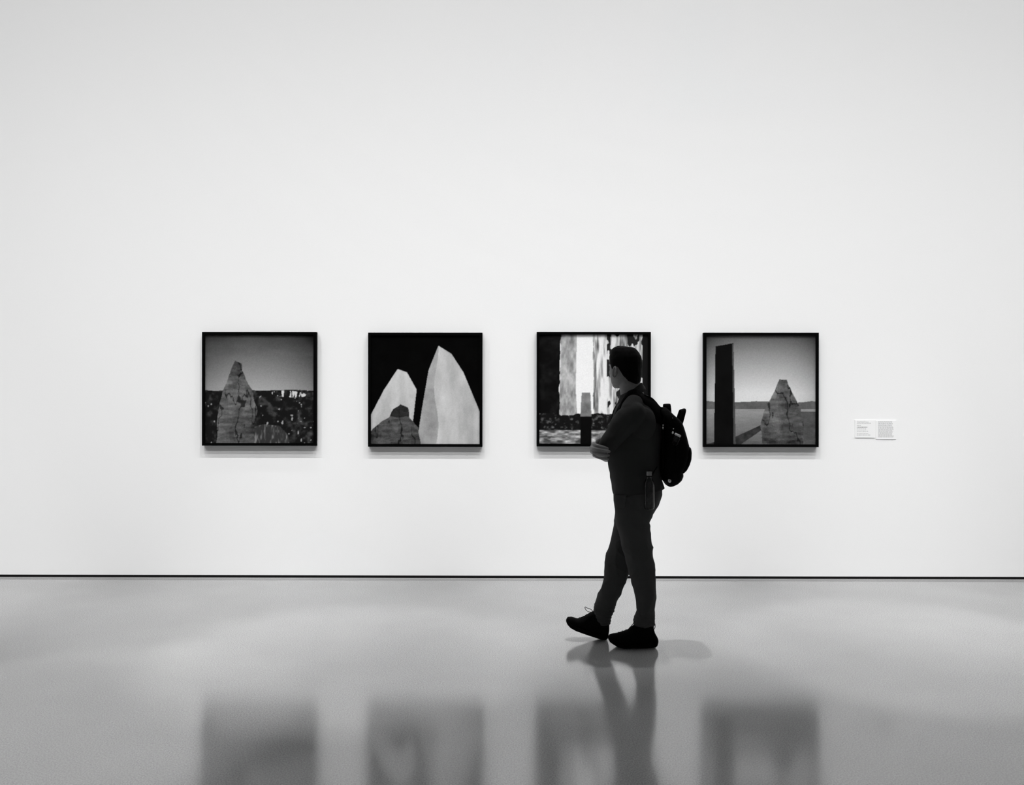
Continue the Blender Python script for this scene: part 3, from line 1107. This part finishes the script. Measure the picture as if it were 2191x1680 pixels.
# shoulder straps laid over the shirt, from the chest over the shoulder to the pack
from mathutils.bvhtree import BVHTree
shirt_bvh = BVHTree.FromPolygons([v.co for v in shirt.data.vertices], [p.vertices[:] for p in shirt.data.polygons])
for sg in (-1, 1):
    C0 = P(1362, 892, 0)
    rings = []
    NTH = 44
    for i in range(NTH + 1):
        th = math.radians(198 - 216 * i / NTH)         # 180 faces forward, 90 up, 0 back
        dv = Vector((math.cos(th), 0, math.sin(th)))
        inner, outer = [], []
        for j in range(7):
            yy = PY + sg * (0.075 + 0.062 * j / 6)
            src = Vector((C0.x, yy, C0.z)) + dv * 0.5
            hit, nrm, idx, dist = shirt_bvh.ray_cast(src, -dv)
            if hit is None:
                hit = Vector((C0.x, yy, C0.z)) + dv * 0.1
            inner.append(hit - dv * 0.002)
            pad = 0.0125 if 0 < j < 6 else 0.008
            outer.append(hit + dv * pad)
        rings.append(inner + outer[::-1])
    # ease out the kinks along the strap
    for _ in range(4):
        rings = [rings[0]] + [[(rings[i - 1][k] + rings[i][k] * 2 + rings[i + 1][k]) / 4 for k in range(14)] for i in range(1, len(rings) - 1)] + [rings[-1]]
    bm = bmesh.new()
    loft(bm, rings)
    from_bm('shoulder_strap', bm, M_WEB, pack, True)
    bm = bmesh.new()
    ll = smooth_path([P(1377, 845, sg * 0.09), P(1395, 852.5, sg * 0.085), P(1411, 870, sg * 0.075), P(1421, 876, sg * 0.065)], 5)
    ribbon(bm, ll, Vector((0, 1, 0)), 0.022, 0.006)
    from_bm('load_lifter', bm, M_WEB, pack, True)

# upright handle loops on top
def handle(p_in, p_out, dirw, halfspan, thick, width):
    """loop of padded webbing standing up; span runs across the back"""
    a0, a1 = p_in, p_out
    pts = []
    for y, t in ((-halfspan, 0.0), (-halfspan * 0.98, 0.55), (-halfspan * 0.8, 0.92), (-halfspan * 0.4, 1.0), (0, 1.0),
                 (halfspan * 0.4, 1.0), (halfspan * 0.8, 0.92), (halfspan * 0.98, 0.55), (halfspan, 0.0)):
        q = a0.lerp(a1, t)
        pts.append(q + Vector((0, y, 0)))
    path = smooth_path(pts, 5)
    bm = bmesh.new()
    ribbon(bm, path, dirw, width, thick)
    return from_bm('handle_loop', bm, M_WEB, pack, True)


handle(P(1428, 890, 0), P(1426.7, 866, 0), Vector((1, 0, 0.05)), 0.045, 0.011, 0.035)
handle(P(1452, 908, 0), P(1461, 877, 0), Vector((1, 0, 0.3)), 0.05, 0.011, 0.027)

# zips, pulls and badge on the side that faces the room
def side_y(py, frac=1.0):
    for a, b in zip(MAIN[:-1], MAIN[1:]):
        if a[0] <= py <= b[0]:
            t = (py - a[0]) / (b[0] - a[0])
            return -(a[3] + (b[3] - a[3]) * t) * frac
    return -0.14


zp = [P(x, y, side_y(y) - 0.001) for x, y in ((1421, 890), (1420, 905), (1419, 925), (1418, 960), (1418, 1000))]
cord(zp, 0.0022, 'zip', M_WEB, pack)
zp = [P(x, y, side_y(y, 0.99) - 0.001) for x, y in ((1437, 893), (1440, 900), (1442, 920), (1445, 950), (1446, 990))]
cord(zp, 0.0022, 'zip', M_WEB, pack)


def pull(x, y, w, h, ang, m, name, dyo, t=0.0025, shape='box'):
    c = P(x, y, dyo)
    s = PD / F
    bm = bmesh.new()
    if shape == 'box':
        v = bbox(bm, -w * s / 2, w * s / 2, -t, t, -h * s / 2, h * s / 2)
        bmesh.ops.bevel(bm, geom=bm.edges[:], offset=min(w, h) * s * 0.16, segments=2, affect='EDGES')
    else:
        ball(bm, Vector(), w * s / 2, t, h * s / 2, None, 14)
    bmesh.ops.rotate(bm, verts=bm.verts[:], cent=(0, 0, 0), matrix=Matrix.Rotation(math.radians(ang), 3, 'Y'))
    bmesh.ops.translate(bm, verts=bm.verts[:], vec=c)
    return from_bm(name, bm, m, pack, True)


pull(1419, 910, 3.2, 2.6, 0, M_CAPG, 'zip_slider', side_y(910) - 0.004)
pull(1418.7, 916, 3.2, 5, 0, M_CAPG, 'zip_pull', side_y(916) - 0.004)
pull(1439, 895, 1.8, 2.4, 0, M_CAPG, 'zip_stop', side_y(895, 0.97) - 0.004, 0.002, 'oval')
pull(1441, 917.5, 2.2, 2.6, 0, M_CAPW, 'zip_slider', side_y(917, 0.99) - 0.005, 0.003, 'oval')
pull(1439.5, 926, 4, 6, 12, M_CAPW, 'zip_pull', side_y(926, 0.99) - 0.006, 0.004, 'oval')
pull(1466.3, 961.5, 4.6, 1.5, 0, M_CAPG, 'reflective_tab', -0.115, 0.003)
bd = pull(1432.7, 1029, 7, 8.2, -15, M_CAPW, 'badge', -0.134, 0.003, 'oval')
pull(1432.9, 1028.6, 2.6, 3.4, -15, M_CAPG, 'badge_print', -0.1372, 0.0008, 'oval')

# small sanitiser bottle hanging from the zip
san = empty('sanitiser_bottle', P(1446, 952, -0.16))
tag(san, 'tiny clear bottle with pale flip cap clipped to the side of the backpack', 'bottle')
s = PD / F
SY = PY - 0.168


def placed(bm, name, m, root, c, ang):
    bmesh.ops.rotate(bm, verts=bm.verts[:], cent=(0, 0, 0), matrix=Matrix.Rotation(math.radians(ang), 3, 'Y'))
    bmesh.ops.translate(bm, verts=bm.verts[:], vec=c)
    return from_bm(name, bm, m, root, True)


bm = bmesh.new()
bbox(bm, -6.6 * s, 6.6 * s, -0.009, 0.009, -2.4 * s, 2.4 * s)
bmesh.ops.bevel(bm, geom=bm.edges[:], offset=0.0025, segments=2, affect='EDGES')
placed(bm, 'cap', M_CAPW, san, P(1450.2, 931.2, -0.168), 25)
bm = bmesh.new()
loft(bm, [ring(Vector((0, 0, z)), Vector((rx, 0, 0)), Vector((0, ry, 0)), 20, 3) for z, rx, ry in
          ((-0.028, 0.011, 0.006), (-0.0265, 0.017, 0.009), (0.012, 0.0185, 0.01), (0.022, 0.016, 0.009), (0.027, 0.01, 0.007))])
placed(bm, 'vial', M_CLEAR, san, P(1446.3, 942.5, -0.168), 22)

# water bottle hanging at the hip
bot = empty('water_bottle', P(1389, 1090, -0.215))
tag(bot, 'clear plastic water bottle with grey screw cap hanging at the walking man\'s hip', 'bottle')
BC = P(1389, 1090, -0.218)


def lathe(prof, c, n=28):
    bm = bmesh.new()
    loft(bm, [ring(c + Vector((0, 0, z)), Vector((r, 0, 0)), Vector((0, r, 0)), n) for z, r in prof])
    return bm


from_bm('flask', lathe([(0.0, 0.02), (0.002, 0.026), (0.012, 0.0295), (0.04, 0.0295), (0.045, 0.0285), (0.05, 0.0295), (0.085, 0.0295), (0.09, 0.0285), (0.095, 0.0295),
                        (0.14, 0.0295), (0.155, 0.028), (0.17, 0.0225), (0.182, 0.014), (0.19, 0.0122), (0.196, 0.0122)], BC), M_CLEAR, bot, True)
bm = lathe([(0.194, 0.0125), (0.1945, 0.0148), (0.198, 0.015), (0.217, 0.015), (0.2185, 0.0138)], BC)
for k in range(20):
    a = 2 * math.pi * k / 20
    q = BC + Vector((math.cos(a) * 0.015, math.sin(a) * 0.015, 0))
    bbox(bm, q.x - 0.0007, q.x + 0.0007, q.y - 0.0007, q.y + 0.0007, q.z + 0.199, q.z + 0.216)
from_bm('cap', bm, M_CAPG, bot)
cord([BC + Vector((-0.0135, 0, 0.192)), BC + Vector((0, -0.014, 0.192)), BC + Vector((0.0135, 0, 0.192)), BC + Vector((0.03, 0.02, 0.215)), BC + Vector((0.055, 0.06, 0.24))], 0.003, 'carry_cord', M_WEB, bot)
